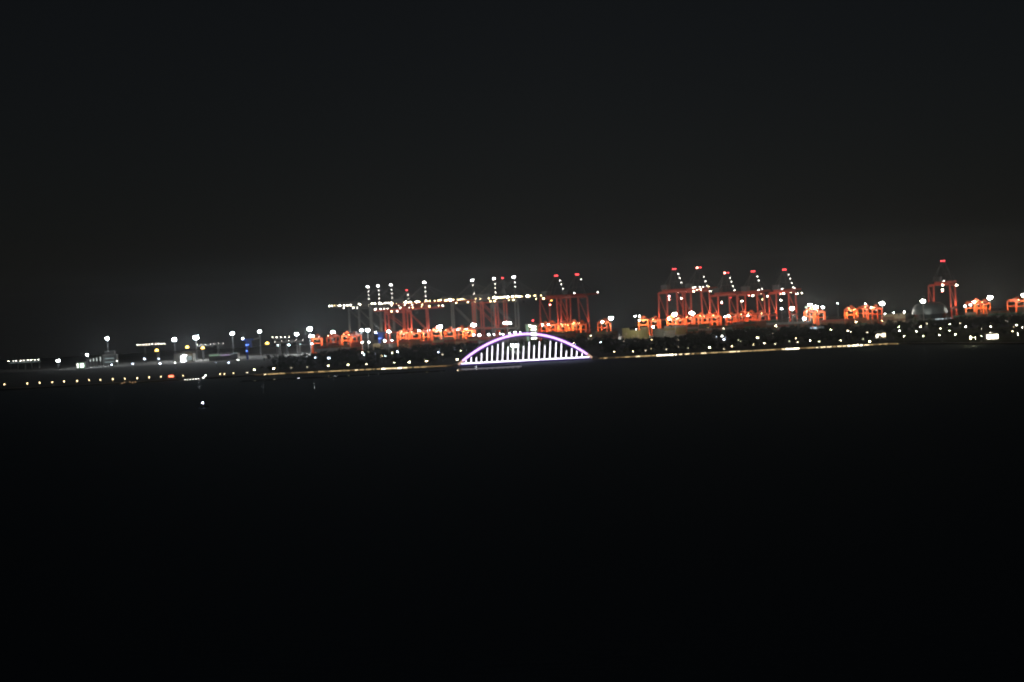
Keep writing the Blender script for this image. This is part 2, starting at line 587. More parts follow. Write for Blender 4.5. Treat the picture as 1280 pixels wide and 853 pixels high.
def boom_lamp(ci, px, py, mat, length):
    # a lamp on the boom of crane CI, at the spot along the boom seen under this bearing
    t, out, back, hb = CR[ci]
    rot = Matrix.Rotation(t.rotation_euler.z, 3, 'Z')
    best = None
    for k in range(161):
        x = -out + (out + back) * k / 160
        w = rot @ Vector((x, 4.8, hb)) + t.location
        q = M3.transposed() @ (w - Vector((0, 0, CAM_H)))
        e = abs(W_PX / 2 + F_PX * q.x / -q.z - px)
        if best is None or e < best[0]:
            best = (e, x, w.y)
    z = max(hb - 9, min(hb + 7, at_depth(px, py, best[2]).z - t.location.z))
    part('boom_light', lamp_mesh(mat, length * 1.5 if length > 1 else .8, .8, .8), None, t, (best[1], 4.8, z))


for ci, px, py, m, L in ((11, 823, 371, L_BUOY, .8), (11, 825, 383, L_DIM, .5), (11, 829.3, 376, L_REDW, 1.5), (11, 835, 371, L_REDW, 2.5), (11, 832.5, 373.8, L_DIM, .8), (11, 852, 373, L_STR, 4), (11, 848, 366, L_DIM, .7),
                         (11, 857, 365.5, L_REDW, .8), (12, 861.5, 364.8, L_REDW, 1.2), (12, 867, 364.3, L_STR, 2), (12, 871.5, 362.7, L_STR, .8), (12, 876, 362.3, L_STR, 1.2), (12, 887.5, 364.2, L_STR, 2), (12, 892.5, 364, L_DIM, .8),
                         (13, 890.5, 380, L_REDW, 2), (13, 900, 378, L_STR, .9), (13, 913, 372.5, L_RED, 1.5), (13, 921, 371.7, L_STR, .8), (13, 927, 378, L_STR, 2.2), (14, 935, 369.8, L_REDW, .8), (14, 941, 370, L_STR, 2.5), (14, 951, 368, L_STR, 1),
                         (14, 952.5, 374.6, L_STRY, .9), (14, 959.4, 370.6, L_STR, 1.2), (15, 965.4, 376, L_STR, 1.8), (15, 972.5, 367.6, L_REDW, 1.5), (15, 979.5, 367, L_STR, 2.2), (15, 988.5, 366, L_STR, .9), (15, 996, 367.5, L_STR, 4),
                         (15, 1003, 366.6, L_STR, 1), (15, 994.6, 372, L_STRY, 1), (16, 1160.7, 363, L_STR, .7), (16, 1164.5, 365, L_REDW, 2), (16, 1173.7, 363, L_STR, .9), (16, 1178.5, 356.6, L_STR, 2.6), (16, 1187, 355, L_STR, 1),
                         (16, 1195, 356.8, L_STR, 2.6), (16, 1200.5, 356.5, L_STR, .8), (9, 681, 381.5, L_REDW, 1.5), (9, 689, 376, L_AMB, 1.5)):
    boom_lamp(ci, px, py, m, L)

# ------------------------------------------------------------------ rubber-tyred yard cranes
def make_rtg():
    t = thing('yard_crane', '', 'crane', (0, 0, LAND + .02), 0, 'orange yard cranes over the container stacks')
    w, sp, h = 10.5, 22.0, 19.0
    for x in (-w / 2, w / 2):
        for y in (-sp / 2, sp / 2):
            part('leg', LEGM, None, t, (x, y, 0))
    for y in (-sp / 2, sp / 2):
        part('sill_beam', SILL, None, t, (0, y, 0))
        part('end_beam', ENDB, None, t, (0, y, 0))
        for x in (-w / 2, w / 2):
            part('wheel', WHEEL, None, t, (x, y, 0))
    for x in (-3.2, 3.2):
        part('girder', GIRD, None, t, (x, 0, 0))
    part('trolley', TROL, None, t)
    part('operator_cab', CAB, None, t)
    part('power_unit', PWR, None, t)
    for x in (-3, 3):
        part('fill_arm', MB().beam((x, -11.4, 19.6), (x, -17.0, 20.4), .25), DARK, t)
        hooded(t, (x, -17.2, 20.0), (x * .6, 6.0, -7.5), 1.5, .8, L_RTGFILL)  # light added on an arm to brighten the frame, lens away from view
    hooded(t, (0, 4, 17.6), (0, .5, -1), 1.2, 1.2, L_RTGFILL)
    part('marker_light', RL2, None, t, (-3.3, -12.6, 20.6))
    return t


LEGM = MB().beam((0, 0, 2.0), (0, 0, 18.4), 1.0, 1.2).mesh('leg', ORANGE)
SILL = MB().beam((-6.5, 0, 2.2), (6.5, 0, 2.2), 1.0, 1.1).mesh('sill_beam', ORANGE)
ENDB = MB().beam((-5.8, 0, 18.9), (5.8, 0, 18.9), 1.1, 1.5).beam((-5.2, 0, 13), (5.2, 0, 13), .5, .6).mesh('end_beam', ORANGE)
WHEEL = MB().tube((-.3, -.35, .8), (-.3, .35, .8), .8, .8, 12).tube((-2.0, -.35, .8), (-2.0, .35, .8), .8, .8, 12).mesh('wheel', RUBBER)
GIRD = MB().beam((0, -12, 20.2), (0, 12, 20.2), 1.0, 1.5).mesh('girder', ORANGE)
TROL = MB().box((0, -2, 21.6), (7.5, 5, 1.1)).box((1, -2, 23), (3, 3, 1.8)).mesh('trolley', ORANGE)
CAB = MB().box((0, -6.5, 17.8), (2.2, 2.4, 2.4)).box((0, -6.5, 19.2), (1.2, 1.2, .5)).mesh('operator_cab', WALLW)
PWR = MB().box((0, 11.9, 4.3), (5, 1.6, 2.6)).box((1.4, 11.9, 5.9), (.5, .5, .7)).mesh('power_unit', GREY)
RL2 = MB().box((0, 0, 0), (.7, .3, .4)).mesh('marker_light', L_STRY)

RTG = [  # px centre, py of top, yaw, phrase
    (396, 423.5, 10, 'at the far left end of the orange row'), (416.5, 422.5, -5, 'second from the left end, under a white floodlight'),
    (433, 421.5, 8, 'third from the left end of the row'), (443, 420.5, -8, 'with a warm lamp left of the blue crane'),
    (504, 419, 12, 'standing just right of the blue crane'), (519, 417.5, 0, 'below the yellow lit boom of the red crane'),
    (532, 416, -10, 'beside a bright low floodlight left of centre'), (545, 415.5, 6, 'directly under the mast at left of centre'),
    (562.5, 415, -4, 'standing alone with a gap on both sides'), (576, 414.2, 14, 'dimmer one left of the paired white lamps'),
    (586, 414, -6, 'glowing yellow above the left bridge end'), (680.5, 410, 8, 'at left of the pair right of the lit tower'),
    (690, 409.8, -8, 'at right of the pair right of the lit tower'), (704, 410, 5, 'yellowish one under the red lit quay crane'),
    (716, 409, 20, 'narrow one seen edge on above the bridge arch'), (726.5, 407.5, 0, 'thin portal shaped one above the right bridge end'),
    (755, 405, 7, 'alone under the floodlight right of the bridge'), (804, 402.5, -5, 'above the khaki containers, leftmost there'),
    (818, 402, 3, 'portal shaped one over the grey containers'), (840, 401, -8, 'yellow glowing one under the first floodlight'),
    (849, 400.8, 6, 'tucked between two floodlights in the right yard'), (862, 400, -4, 'under the second floodlight of the right yard'),
    (875, 399.3, 10, 'under the tallest red quay crane'), (884, 398.8, -6, 'right beneath a white lamp, mid right yard'),
    (893, 398.3, 4, 'left of the deep red glowing part of yard'), (914, 397.5, -12, 'left half of the deep red glowing pair'),
    (926, 396.5, 9, 'right half of the deep red glowing pair'), (938, 395.6, -3, 'with a yellow lamp under the second last quay crane'),
    (950, 395.2, 14, 'last of the dense orange row in right yard'), (1012, 391.5, -6, 'left one beneath the cluster of four white floodlights'),
    (1021, 391, 8, 'right one beneath the cluster of four white floodlights'), (1063, 388, -5, 'leftmost of three with a bright yellow lamp'),
    (1081, 387.5, 5, 'middle of the three near the tall floodlight'), (1093.5, 387, 0, 'rightmost of the three near the tall floodlight'),
    (1218, 379, 12, 'left half of the orange pair right of the dome'), (1229, 378.5, -6, 'right half of the orange pair right of the dome'),
    (1270, 375, 10, 'at the far right edge of the picture'),
]
rtg0 = make_rtg()
RTG_FILLS = [lamp_mat('yard_fill_light_' + n, c, st_) for n, c, st_ in (
    ('dim', (1.0, .6, .34), 130), ('warm', (1.0, .7, .40), 620), ('yellow', (1.0, .82, .44), 1500), ('red', (1.0, .5, .30), 420), ('pale', (1.0, .86, .66), 1100))]


def relight(o, mat):
    # each crane gets added lights of its own colour and strength
    for ch in o.children:
        if ch.name.startswith('floodlight'):
            ch.data = ch.data.copy()
            ch.data.materials[0] = mat


RTG_PICK = {4: 4, 11: 3, 9: 0, 10: 2, 13: 2, 14: 2, 15: 0, 16: 1, 17: 2, 19: 2, 20: 1, 25: 3, 26: 3, 29: 4, 30: 1, 31: 2, 34: 2, 36: 1}
for i, (px, py, yw, ph) in enumerate(RTG):
    Y = 1835 + 18 * ((i * 7) % 5)
    o = rtg0 if i == 0 else copy_tree(rtg0)
    o.location = (x_at(px, py, Y), Y, LAND + .02)
    o.rotation_euler = (0, 0, R(yw))
    relight(o, RTG_FILLS[RTG_PICK.get(i, (1, 0, 1, 3, 0, 1)[i % 6])])
    o['label'] = 'orange yard crane ' + ph

# ------------------------------------------------------------------ containers
CONT_COLS = {'khaki': (.30, .27, .12), 'grey': (.36, .37, .36), 'beige': (.42, .34, .22), 'brown': (.22, .11, .06),
             'red': (.32, .06, .04), 'green': (.08, .18, .12), 'blue': (.05, .10, .25)}


def container_mesh(cname):
    m = MB()
    w, L, h = 2.44, 12.19, 2.59
    m.box((0, 0, h / 2), (w - .16, L - .2, h - .16))
    for sx in (-1, 1):
        for sy in (-1, 1):
            m.box((sx * (w / 2 - .08), sy * (L / 2 - .08), h / 2), (.16, .16, h - .02))
        for k in range(20):
            m.box((sx * (w / 2 - .05), -L / 2 + .6 + k * (L - 1.2) / 19, h / 2), (.07, .28, h - .5))
    for x in (-.75, -.3, .3, .75):
        m.box((x, -L / 2 + .06, h / 2), (.06, .07, h - .3))
    for z in (.08, h - .08):
        m.box((0, -L / 2 + .08, z), (w - .34, .14, .14)).box((0, L / 2 - .08, z), (w - .34, .14, .14))
    return m.mesh('container', base_mat('container_' + cname, CONT_COLS[cname], .6, 0, .25, .4))


CM = {k: container_mesh(k) for k in CONT_COLS}
BLOCKS = [  # px left, columns, tiers, Y, palette, word, phrase, long side to the water
    (395, 4, 5, 1806, ('brown', 'red', 'grey'), 'brownish', 'below the leftmost yard cranes', 1),
    (466, 4, 4, 1800, ('beige',), 'beige', 'under the row of white lamps at left', 0),
    (497, 7, 5, 1806, ('brown', 'beige', 'red', 'brown'), 'rusty', 'below the yard cranes left of the bridge', 1),
    (677, 4, 5, 1808, ('brown', 'grey', 'green'), 'dull', 'below the yard cranes right of the lit tower', 1),
    (744, 2, 4, 1806, ('brown', 'khaki'), 'dull', 'below the lone yard crane right of the bridge', 1),
    (778, 11, 5, 1800, ('khaki', 'khaki', 'beige'), 'khaki', 'at the left end of the right yard', 0),
    (816, 3, 5, 1806, ('grey', 'grey', 'khaki'), 'grey', 'right of the khaki stack', 1),
    (859, 8, 5, 1808, ('brown', 'grey', 'brown', 'green'), 'dull', 'below the right crane group', 1),
    (972, 3, 4, 1800, ('brown', 'red', 'grey'), 'brown', 'between the crane group and the floodlight cluster', 1),
    (1027, 3, 4, 1808, ('red', 'brown'), 'reddish', 'right of the floodlight cluster', 1),
    (1070, 2, 4, 1808, ('brown', 'green'), 'dull', 'below the three yard cranes', 1),
    (1104, 2, 5, 1800, ('brown', 'beige'), 'brown', 'right of the tall floodlight', 1),
    (1193, 7, 4, 1806, ('brown', 'green', 'grey'), 'dark', 'right of the domed building', 1),
]
n_c = 0
for px, nc, nt_, Y, pal, word, ph, side in BLOCKS:
    x0 = x_at(px, 420, Y)
    pitch = 12.7 if side else 2.62
    for c in range(nc):
        for k in range(nt_ - (1 if random.random() < .35 else 0)):
            o = part('container', CM[random.choice(pal)], None, None, (x0 + pitch * (c + .5) + random.uniform(-.05, .05), Y + random.uniform(-.1, .1), LAND + .03 + k * 2.6))
            o.rotation_euler = (0, 0, math.pi / 2 if side else 0)
            o['label'] = '%s shipping container in the block %s' % (word, ph)
            o['category'] = 'container'
            o['group'] = 'containers in the block ' + ph
            n_c += 1

for i, (px, nc, nt_, Y, pal, word, ph, side) in enumerate(BLOCKS):
    pw = {'khaki': 1.0, 'grey': .55, 'beige': .8, 'dark': .12, 'reddish': .45, 'brown': .22, 'brownish': .16, 'rusty': .13, 'dull': .08}[word]
    lm = lamp_mat('stack_floodlight_' + word, (1, .93, .68), 480 * pw)  # added light that brightens the container fronts, lens turned from view
    x0 = x_at(px, 420, Y)
    wide = nc * (12.7 if side else 2.62)
    n_f = max(1, int(wide // 26))
    for k in range(n_f):
        x = x0 + wide * (k + .5) / n_f
        t = thing('stack_floodlight', '%s hooded floodlight facing the %s containers %s' % (ORD[k], word, ph), 'floodlight',
                  (x, Y - 24, LAND + .02), 0, 'hooded floodlights turned to the container blocks')
        part('pole', MB().tube((0, 0, 0), (0, 0, 12.2), .2, .14, 6), STEEL, t)
        hooded(t, (0, .3, 12.5), (0, 18, -6), 1.5, 1.0, lm)

# ------------------------------------------------------------------ high-mast floodlights
RING = MB().lathe([(.3, 0), (1.5, -.1), (1.7, .3), (.4, .5)], 12).mesh('head_frame', STEEL)


def floodlight(label, px, py, Y, size, mat, heads=1):
    p = at_depth(px, py, Y)
    h = p.z - LAND
    t = thing('floodlight_mast', label, 'floodlight', (p.x, Y, LAND + .02), 0, 'floodlight masts in the port')
    part('pole', MB().tube((0, 0, 0), (0, 0, h - .6), .45, .22, 8), STEEL, t)
    part('head_frame', RING, None, t, (0, 0, h + size * .38))
    for k in range(heads):
        m = MB()
        s = size * (1 if heads == 1 else .75)
        m.lathe([(.05, -s * .34), (s * .42, -s * .28), (s * .52, 0), (s * .42, s * .28), (.05, s * .34)], 10, 1.2, 1.0)
        part('lamp_cluster', m, mat, t, ((k - (heads - 1) / 2) * size * 1.3, 0, h))
    return t


for lab, px, py, Y, s, mat, hd in (
    ('white floodlight on the squat grey building at far left', 134, 423.4, 1850, 2.6, L_FLOOD, 1),
    ('low white floodlight right of the pier lights at far left', 72.7, 451, 1800, 2.9, L_MID, 1),
    ('dim low floodlight above the green lit hut at far left', 109, 443.7, 1820, 1.8, L_FLOOD, 1),
    ('white floodlight at the right end of the far white light string', 218, 424.7, 1880, 3.0, L_FLOOD, 1),
    ('very bright floodlight above the white lit shed at left', 245, 422.2, 1880, 4.2, L_FLOOD, 1),
    ('white floodlight midway between lit shed and blue crane', 290.5, 417, 1890, 2.6, L_FLOOD, 1),
    ('white floodlight just above the blue lit crane at left', 324.5, 414.6, 1890, 2.6, L_FLOOD, 1),
    ('white floodlight left of the bright bluish one', 370.5, 418, 1880, 2.7, L_FLOOD, 1),
    ('brightest bluish floodlight left of the long lit booms', 387, 411.2, 1890, 3.9, L_FLOOD, 1),
    ('twin headed low floodlight above the leftmost yard crane', 389.5, 420.5, 1880, 2.6, L_FLOOD, 2),
    ('white floodlight below the left tip of the lit booms', 416, 415.3, 1890, 3.2, L_FLOOD, 1),
    ('smaller floodlight left of a bigger one under the booms', 451.7, 413, 1900, 2.0, L_FLOOD, 1),
    ('white floodlight under the three grey cranes', 459.5, 413, 1890, 3.2, L_FLOOD, 1),
    ('white floodlight just right of the small blue crane', 486, 415, 1880, 2.6, L_FLOOD, 1),
    ('low white floodlight under the red crane left of centre', 524, 414.6, 1880, 2.8, L_FLOODW, 1),
    ('big white floodlight above the yard cranes left of centre', 549.6, 409, 1890, 3.8, L_FLOOD, 1),
    ('big white floodlight above the paired lamps near the bridge', 592, 406.5, 1890, 3.7, L_FLOOD, 1),
    ('triple headed floodlight above the crown of the bridge', 634, 404.2, 1890, 2.3, L_FLOOD, 3),
    ('white floodlight behind the hangers of the bridge', 642.5, 432.5, 1600, 2.9, L_FLOOD, 2),
    ('white floodlight alone right of the bridge', 763.5, 398.2, 1890, 3.3, L_FLOOD, 1),
    ('left one of two floodlights before the right crane group', 843.3, 393, 1880, 3.7, L_FLOODW, 1),
    ('right one of two floodlights before the right crane group', 864.7, 392, 1880, 4.0, L_FLOODW, 1),
    ('warm floodlight right of the right crane group', 990, 385.7, 1890, 3.6, L_FLOODW, 1),
    ('brightest floodlight of the cluster over two yard cranes', 1019.6, 384.2, 1880, 3.8, L_FLOODW, 1),
    ('wide floodlight at the upper left of the cluster', 1012.6, 381.3, 1885, 1.9, L_FLOODW, 2),
    ('small greenish floodlight at the left of the cluster', 1008, 384.6, 1875, 2.0, L_WING, 1),
    ('small floodlight at the right of the cluster', 1028.7, 384.4, 1885, 2.0, L_FLOOD, 1),
    ('low bluish floodlight left of the cluster', 1005.5, 398.8, 1800, 2.6, L_FLOOD, 1),
    ('tall white floodlight right of three yard cranes', 1102.6, 379.8, 1880, 3.9, L_FLOODW, 1),
    ('white floodlight beside the domed building', 1153.7, 376.7, 1745, 3.5, L_FLOODW, 1),
    ('white floodlight right of the orange pair near right edge', 1237.4, 372.3, 1880, 3.9, L_FLOODW, 1),
    ('white floodlight cut by the right edge of the picture', 1279.5, 369.6, 1880, 3.4, L_FLOODW, 1),
):
    floodlight(lab, px, py, Y, s, mat, hd)

# ------------------------------------------------------------------ yard lamps (lower poles)
YL = [(452, 428.5), (461, 428), (474, 427), (481, 426.3), (490, 425.6), (592, 419), (599, 419), (611, 418.6), (617.5, 418.3),
      (625.5, 417.6), (629, 418.4), (637, 416.9), (644, 416), (650.5, 415.8), (572, 412.5), (582.5, 411.8), (678, 406.5), (685.5, 406),
      (753, 402.6), (799, 400.5), (794, 395.5), (799.5, 395.5), (795.5, 411.7), (816.5, 409), (836, 398.8), (885, 397.2), (906, 396), (911, 395.6),
      (935, 395), (977, 386), (1001, 406), (1047, 379.6), (1081.5, 380), (1089, 385), (1106, 392.5), (1117, 391), (1130, 390.5), (1206, 383),
      (1213, 381.4), (1217.5, 378)]
for i, (px, py) in enumerate(YL):
    Y = 1822 + (i * 37) % 30
    p = at_depth(px, py, Y)
    h = p.z - LAND
    t = thing('yard_lamp', '%s small white yard lamp from the left %s' % (
        ORD[sum(1 for q in YL if (q[0] < 510, q[0] < 760) == (px < 510, px < 760) and q[0] < px)],
        'under the three grey cranes' if px < 510 else ('beyond the bridge arch' if px < 760 else 'in the right yard')), 'lamp', (p.x, Y, LAND + .02), 0, 'small yard lamps among the cranes')
    part('pole', MB().tube((0, 0, 0), (0, 0, h - .5), .2, .12, 6), STEEL, t)
    s = random.choice((1.0, 1.3, 1.7)) if i < 30 or i > 36 else .8
    part('lamp_head', lamp_mesh(L_MID if i % 3 else L_FLOODW, s, s, s * .7), None, t, (0, 0, h))

# ------------------------------------------------------------------ street lamps
def vary2(mat, s):
    m, s = vary(mat, s)
    return (m, round(s * .55, 2), round(s * .7, 2), round(s * 1.1, 2)) if mat is L_LEFT else (m, s, round(s * .7, 2), round(s * .5, 2))


def street_lamp(label, group, px, py, z, mat, s=.9, arm=.0):
    p = at_height(px, py, z)
    if p.y > 1780:
        p = at_depth(px, py, 1780)
    h = p.z - LAND
    t = thing('street_lamp', label, 'street lamp', (p.x, p.y, LAND), 0, group)
    part('pole', MB().tube((arm, .1, 0), (arm, .1, h + .25), .11, .07, 6), STEEL, t)
    part('arm', MB().beam((arm, .1, h + .28), (0, 0, h + .28), .12, .1) if arm else MB().box((0, .05, h + .3), (.5, .5, .1)), STEEL, t)
    part('lamp_head', lamp_mesh(*vary2(mat, s)), None, t, (0, 0, h))
    LAMP_XY.append((p.x, p.y))
    return t


LAMP_XY = []
_var = random.Random(11)


def vary(mat, s):
    # no two lamps of a row burn alike
    if mat is L_LEFT:
        return mat, s * _var.choice((.9, 1, 1.1))
    k = _var.choice((.12, .3, 1, 1, 1.5, 2.2))
    warm = _var.choice(('as', 'as', 'yellow', 'green'))
    c = mat.node_tree.nodes['Emission'].inputs['Color'].default_value[:3]
    if warm == 'yellow':
        c = (c[0], c[1] * .88, c[2] * .65)
    elif warm == 'green':
        c = (c[0] * .86, c[1], c[2] * .86)
    st_ = mat.node_tree.nodes['Emission'].inputs['Strength'].default_value
    return lamp_mat('%s_%s_%d' % (mat.name, warm, round(k * 100)), c, st_ * k), round(s * _var.choice((.75, 1, 1.25)), 2)


LEFT = [(5.5, 480.8), (34, 479.5), (49.5, 478.7), (65.3, 478), (80, 477), (96.5, 476.4), (111.4, 475.3), (125.5, 475), (141, 474.2),
        (156, 473.4), (171.5, 473), (186.5, 472), (201.4, 471), (228.8, 469.8), (275, 467.8), (280.5, 467.6), (291.7, 466.7)]
for i, (px, py) in enumerate(LEFT):
    street_lamp('%s yellowish lamp from the left on the dark left shore' % ORD[i], 'yellowish lamps along the left shore', px, py, 4.6, L_LEFT, .8)
FRONT1 = [(309, 466), (318, 462.5), (342, 461), (363.8, 460), (384, 459), (410, 457.5), (435, 456.4), (458, 455.3), (493, 453.6), (511.4, 452.8), (533, 451.7), (571.5, 449.7)]
for i, (px, py) in enumerate(FRONT1):
    street_lamp('%s promenade lamp from the left on the lit seawall left of the bridge' % ORD[i], 'promenade lamps left of the bridge', px, py, 4.7, L_ST, .85)
FRONT2 = [(768, 440), (791, 439.5), (807, 438.3), (814, 436), (833, 437), (848, 434), (860, 435.5), (887, 434.4), (905, 436.3), (914.7, 433), (942, 431.4), (955.6, 429),
          (969, 430), (986.5, 427), (997, 428), (1013, 426), (1024, 427), (1051, 425.7)]
for i, (px, py) in enumerate(FRONT2):
    street_lamp('%s promenade lamp right of the bridge along the lit seawall' % ORD[i], 'promenade lamps right of the bridge', px, py, 4.9, L_ST,
                random.choice((.6, .8, .9)), .8 if i % 4 == 1 else 0)
BACK1 = [(139.6, 456, 1), (146, 451.5, 1), (166, 455, 2), (180.5, 448.7, 1.3), (198.4, 448.7, 2), (200, 454.7, .8), (219, 453.7, .8), (270, 453.4, 1), (285.8, 453.4, 2.4),
         (297.5, 450, .7), (347, 432, 1.2), (361, 431.4, 1.2), (375.5, 430.6, 1.2), (390, 430, 1.2), (394, 447.3, .8), (411, 447.8, 2.2)]
for i, (px, py, s) in enumerate(BACK1):
    street_lamp('%s white lamp from the left on the dark ground behind the left shore' % ORD[i], 'white lamps behind the left shore', px, py, 8, L_STB, .55 + .5 * s)
BACK2 = [(453, 440.8, .8), (455, 443.6, .9), (460.6, 440, 1), (469.4, 442.3, .8), (477, 445, .5), (482, 445, .5), (490, 441, .9), (497, 440, 1), (530.5, 449, .7), (548, 440.4, .9), (553, 443.5, .7),
         (568, 437, .5), (576, 438.5, 1), (583, 438.2, .7), (717, 429, .8), (719, 431, .6), (738.5, 420, 1), (751, 428, .7), (780, 426.5, .7)]
for i, (px, py, s) in enumerate(BACK2):
    street_lamp('%s small lamp from the left among the dark trees behind the bridge' % ORD[i], 'small lamps among the trees behind the bridge', px, py, 8, L_STB if i % 2 else L_ST, .8 * s, .9 if 15 < i else 0)
BACK3 = [(814.5, 425, .6), (848, 425, .7), (885, 410, 1.2), (895.4, 421, 1), (902.5, 420.3, 1.3), (906.5, 421.5, .8), (905, 424.6, 1.1), (904.5, 411, .8), (923, 425, .7), (926, 427, .7),
         (947, 422.6, 1.1), (966, 417, .8), (970, 407.8, 1.2), (995, 423, .7), (1038.6, 412.2, .8), (1060, 413.7, .8), (1063.5, 415, .5), (1070, 402.6, 1.1), (1084, 415.7, 1.1),
         (1079, 424, .8), (1087, 427, 1.0), (1063, 432.4, 1.2), (1072, 431, .8)]
for i, (px, py, s) in enumerate(BACK3):
    street_lamp('%s lamp from the left in the dark park below the right cranes' % ORD[i], 'park lamps below the right cranes', px, py, 8 if py < 420 else 6, L_STY if i in (2, 17, 20, 21) else (L_STB if 2 < i < 7 else L_ST), .85 * s)
BACK4 = [(1103, 401, 1), (1116.7, 416.2, 2.2), (1123, 408.7, .9), (1124, 413.6, 1.1), (1130, 421, 1.2), (1145.5, 414.6, .8), (1150.5, 408.7, 1), (1154, 420, 1.2), (1158.5, 405, 1), (1174.4, 419, 1.3),
         (1176, 410.8, 1.2), (1187, 413, .7), (1187.5, 405.3, 1), (1194.3, 418.4, 1.3), (1200, 404.3, 1.1), (1207, 409, 1), (1213.6, 421.4, 1.1), (1213, 424, .6), (1219, 422.6, .5), (1227, 420.3, 1.1),
         (1227, 411, .6), (1238, 416, 1), (1238.6, 408.2, 1), (1240, 404.3, .6), (1259, 402, .7), (1265.7, 414.3, 1), (1270.6, 406.3, 1.1), (1272, 417.6, 1), (1267, 409.5, .5), (1278, 410, .6)]
for i, (px, py, s) in enumerate(BACK4):
    street_lamp('%s lamp counted from the left in the lit park at far right' % ORD[i], 'lamps of the lit park at right', px, py, 6.5, L_STB if i == 1 else L_PARK, .42 * s, .9 if i % 3 == 0 else 0)

# amber lamps at left
for i, (px, py) in enumerate(((196, 438), (234, 434), (253.5, 435), (334, 429.2))):
    p = at_depth(px, py, 1830)
    h = p.z - LAND
    t = thing('amber_lamp', '%s amber yard lamp from the left near the white lit shed' % ORD[i], 'lamp', (p.x, 1830, LAND + .02), 0, 'amber yard lamps at left')
    part('pole', MB().tube((0, 0, 0), (0, 0, h - .6), .2, .14, 6), STEEL, t)
    part('lamp_head', MB()._add([(-2, -.6, -.8), (2, -.6, -.8), (2, .6, -.8), (-2, .6, -.8), (-.5, -.3, 1), (.5, -.3, 1), (.5, .3, 1), (-.5, .3, 1)],
                                [(3, 2, 1, 0), (4, 5, 6, 7), (0, 1, 5, 4), (1, 2, 6, 5), (2, 3, 7, 6), (3, 0, 4, 7)]), L_AMB, t, (0, 0, h))

# ------------------------------------------------------------------ strip lights on the seawall
def shore_y(x):
    for i in range(len(shore) - 1):
        (x0, y0), (x1, y1) = shore[i], shore[i + 1]
        if x0 <= x <= x1 and y0 < 1500 and y1 < 1500:
            return y0 + (y1 - y0) * (x - x0) / (x1 - x0)
    return None


def strip_level(px):
    if px < 320: return 0
    if px < 400: return 1 + (random.random() < .5)
    if px < 455: return 2
    if px < 472: return 3
    if px < 492: return 4
    if px < 530: return 2 + (random.random() < .5)
    if px < 575: return 1
    if px < 770: return 1
    if px < 820: return 2
    if px < 848: return 4
    if px < 868: return 3
    if px < 900: return 2
    if px < 930: return 3
    if px < 970: return 2
    if px < 990: return 4
    if px < 1010: return 2
    if px < 1055: return 3
    if px < 1072: return 4
    if px < 1086: return 3
    return 2


n_s = 0
for a, c in ((314, 571), (742, 1112)):
    px = a
    while px < c:
        px2 = min(c, px + random.uniform(4.5, 10))
        x0, x1 = x_at(px, 450, 1385), x_at(px2, 450, 1385)
        y0, y1 = shore_y(x0), shore_y(x1)
        if y0 and y1:
            lv = strip_level((px + px2) / 2)
            lv = min(4, max(0, lv + random.choice((-1, -1, 0, 0, 0, 1))))
            n_s += 1
            side = 'left' if px < 600 else 'right'
            t = thing('strip_light', '%s warm strip light on the seawall %s of the arch bridge' % (
                ('faint', 'dull', 'steady', 'bright', 'dazzling')[lv], side), 'strip light', ((x0 + x1) / 2, (y0 + y1) / 2 - .45, .75), math.atan2(y1 - y0, x1 - x0),
                'strip lights on the seawall %s of the bridge, %s' % (side, ('faint', 'dull', 'steady', 'bright', 'dazzling')[lv]))
            L = math.hypot(x1 - x0, y1 - y0)
            part('housing', MB().box((0, .16, .22), (L - .3, .1, .5)), STEEL, t)
            part('lens', MB().box((0, 0, 0), (L - random.choice((.4, .4, 1.2, 2.2)), .2, .22 + .1 * lv)), L_STRIP[lv], t)
        px = px2

# ------------------------------------------------------------------ arch bridge
BY = 1371.0
pa, pb = at_depth(573, 456, BY), at_depth(740, 447, BY)
bx0, bx1 = pa.x, pb.x
SPAN = bx1 - bx0
DZ = 2.4
br = thing('arch_bridge', 'lilac lit arch bridge with white hangers standing over the dark water', 'bridge', (bx0, BY, 0))


def arch_pt(t, dz=0.0, y=0.0):
    return (t * SPAN, y, DZ - .6 + 22.9 * 4 * t * (1 - t) + dz)


N = 64
part('arch', MB().path([arch_pt(.035 + .93 * k / N) for k in range(N + 1)], .85, 8), L_LILAC, br)
part('arch_halo', MB().path([arch_pt(.05 + .9 * k / N, -1.75, .5) for k in range(N + 1)], .55, 6), L_VIOLET, br)  # glowing tubes stand in for the violet halo along the arch
part('arch_halo', MB().path([arch_pt(.05 + .9 * k / N, 1.6, .8) for k in range(N + 1)], .4, 6), L_VIOLET, br)
part('arch_springing', MB().path([arch_pt(.035 * k / 4) for k in range(5)], 1.0, 8), L_WARMGLOW, br, label='warm lit left foot of the arch')  # foot glows itself, standing in for warm light falling on it
part('arch_springing', MB().path([arch_pt(.965 + .035 * k / 4) for k in range(5)], 1.0, 8), L_WARMGLOW, br, label='warm lit right foot of the arch')
part('deck', MB().box((SPAN / 2, 4.2, DZ - .35), (SPAN + 4, 8, .9)), BRIDGE, br)
part('fascia', MB().box((SPAN / 2, .1, DZ - 1.0), (SPAN + 2, .2, 1.1)), L_VIOLET, br)  # fascia itself glows, in place of purple light falling on it
part('deck_light', MB().box((SPAN / 2 + .4, -.15, DZ + .1), (SPAN - 3, .3, .55)), L_DECK, br)
part('railing', MB().box((SPAN / 2, 8.0, DZ + .7), (SPAN, .1, .1)).box((SPAN / 2, 8.0, DZ + 1.15), (SPAN, .1, .1)), STEEL, br)
for x in (-1.5, SPAN + 1.5):
    part('abutment', MB().box((x, 4.2, .6), (5, 9, 3.0)).box((x, 4.2, 2.3), (5.6, 9.6, .3)), CONC, br)
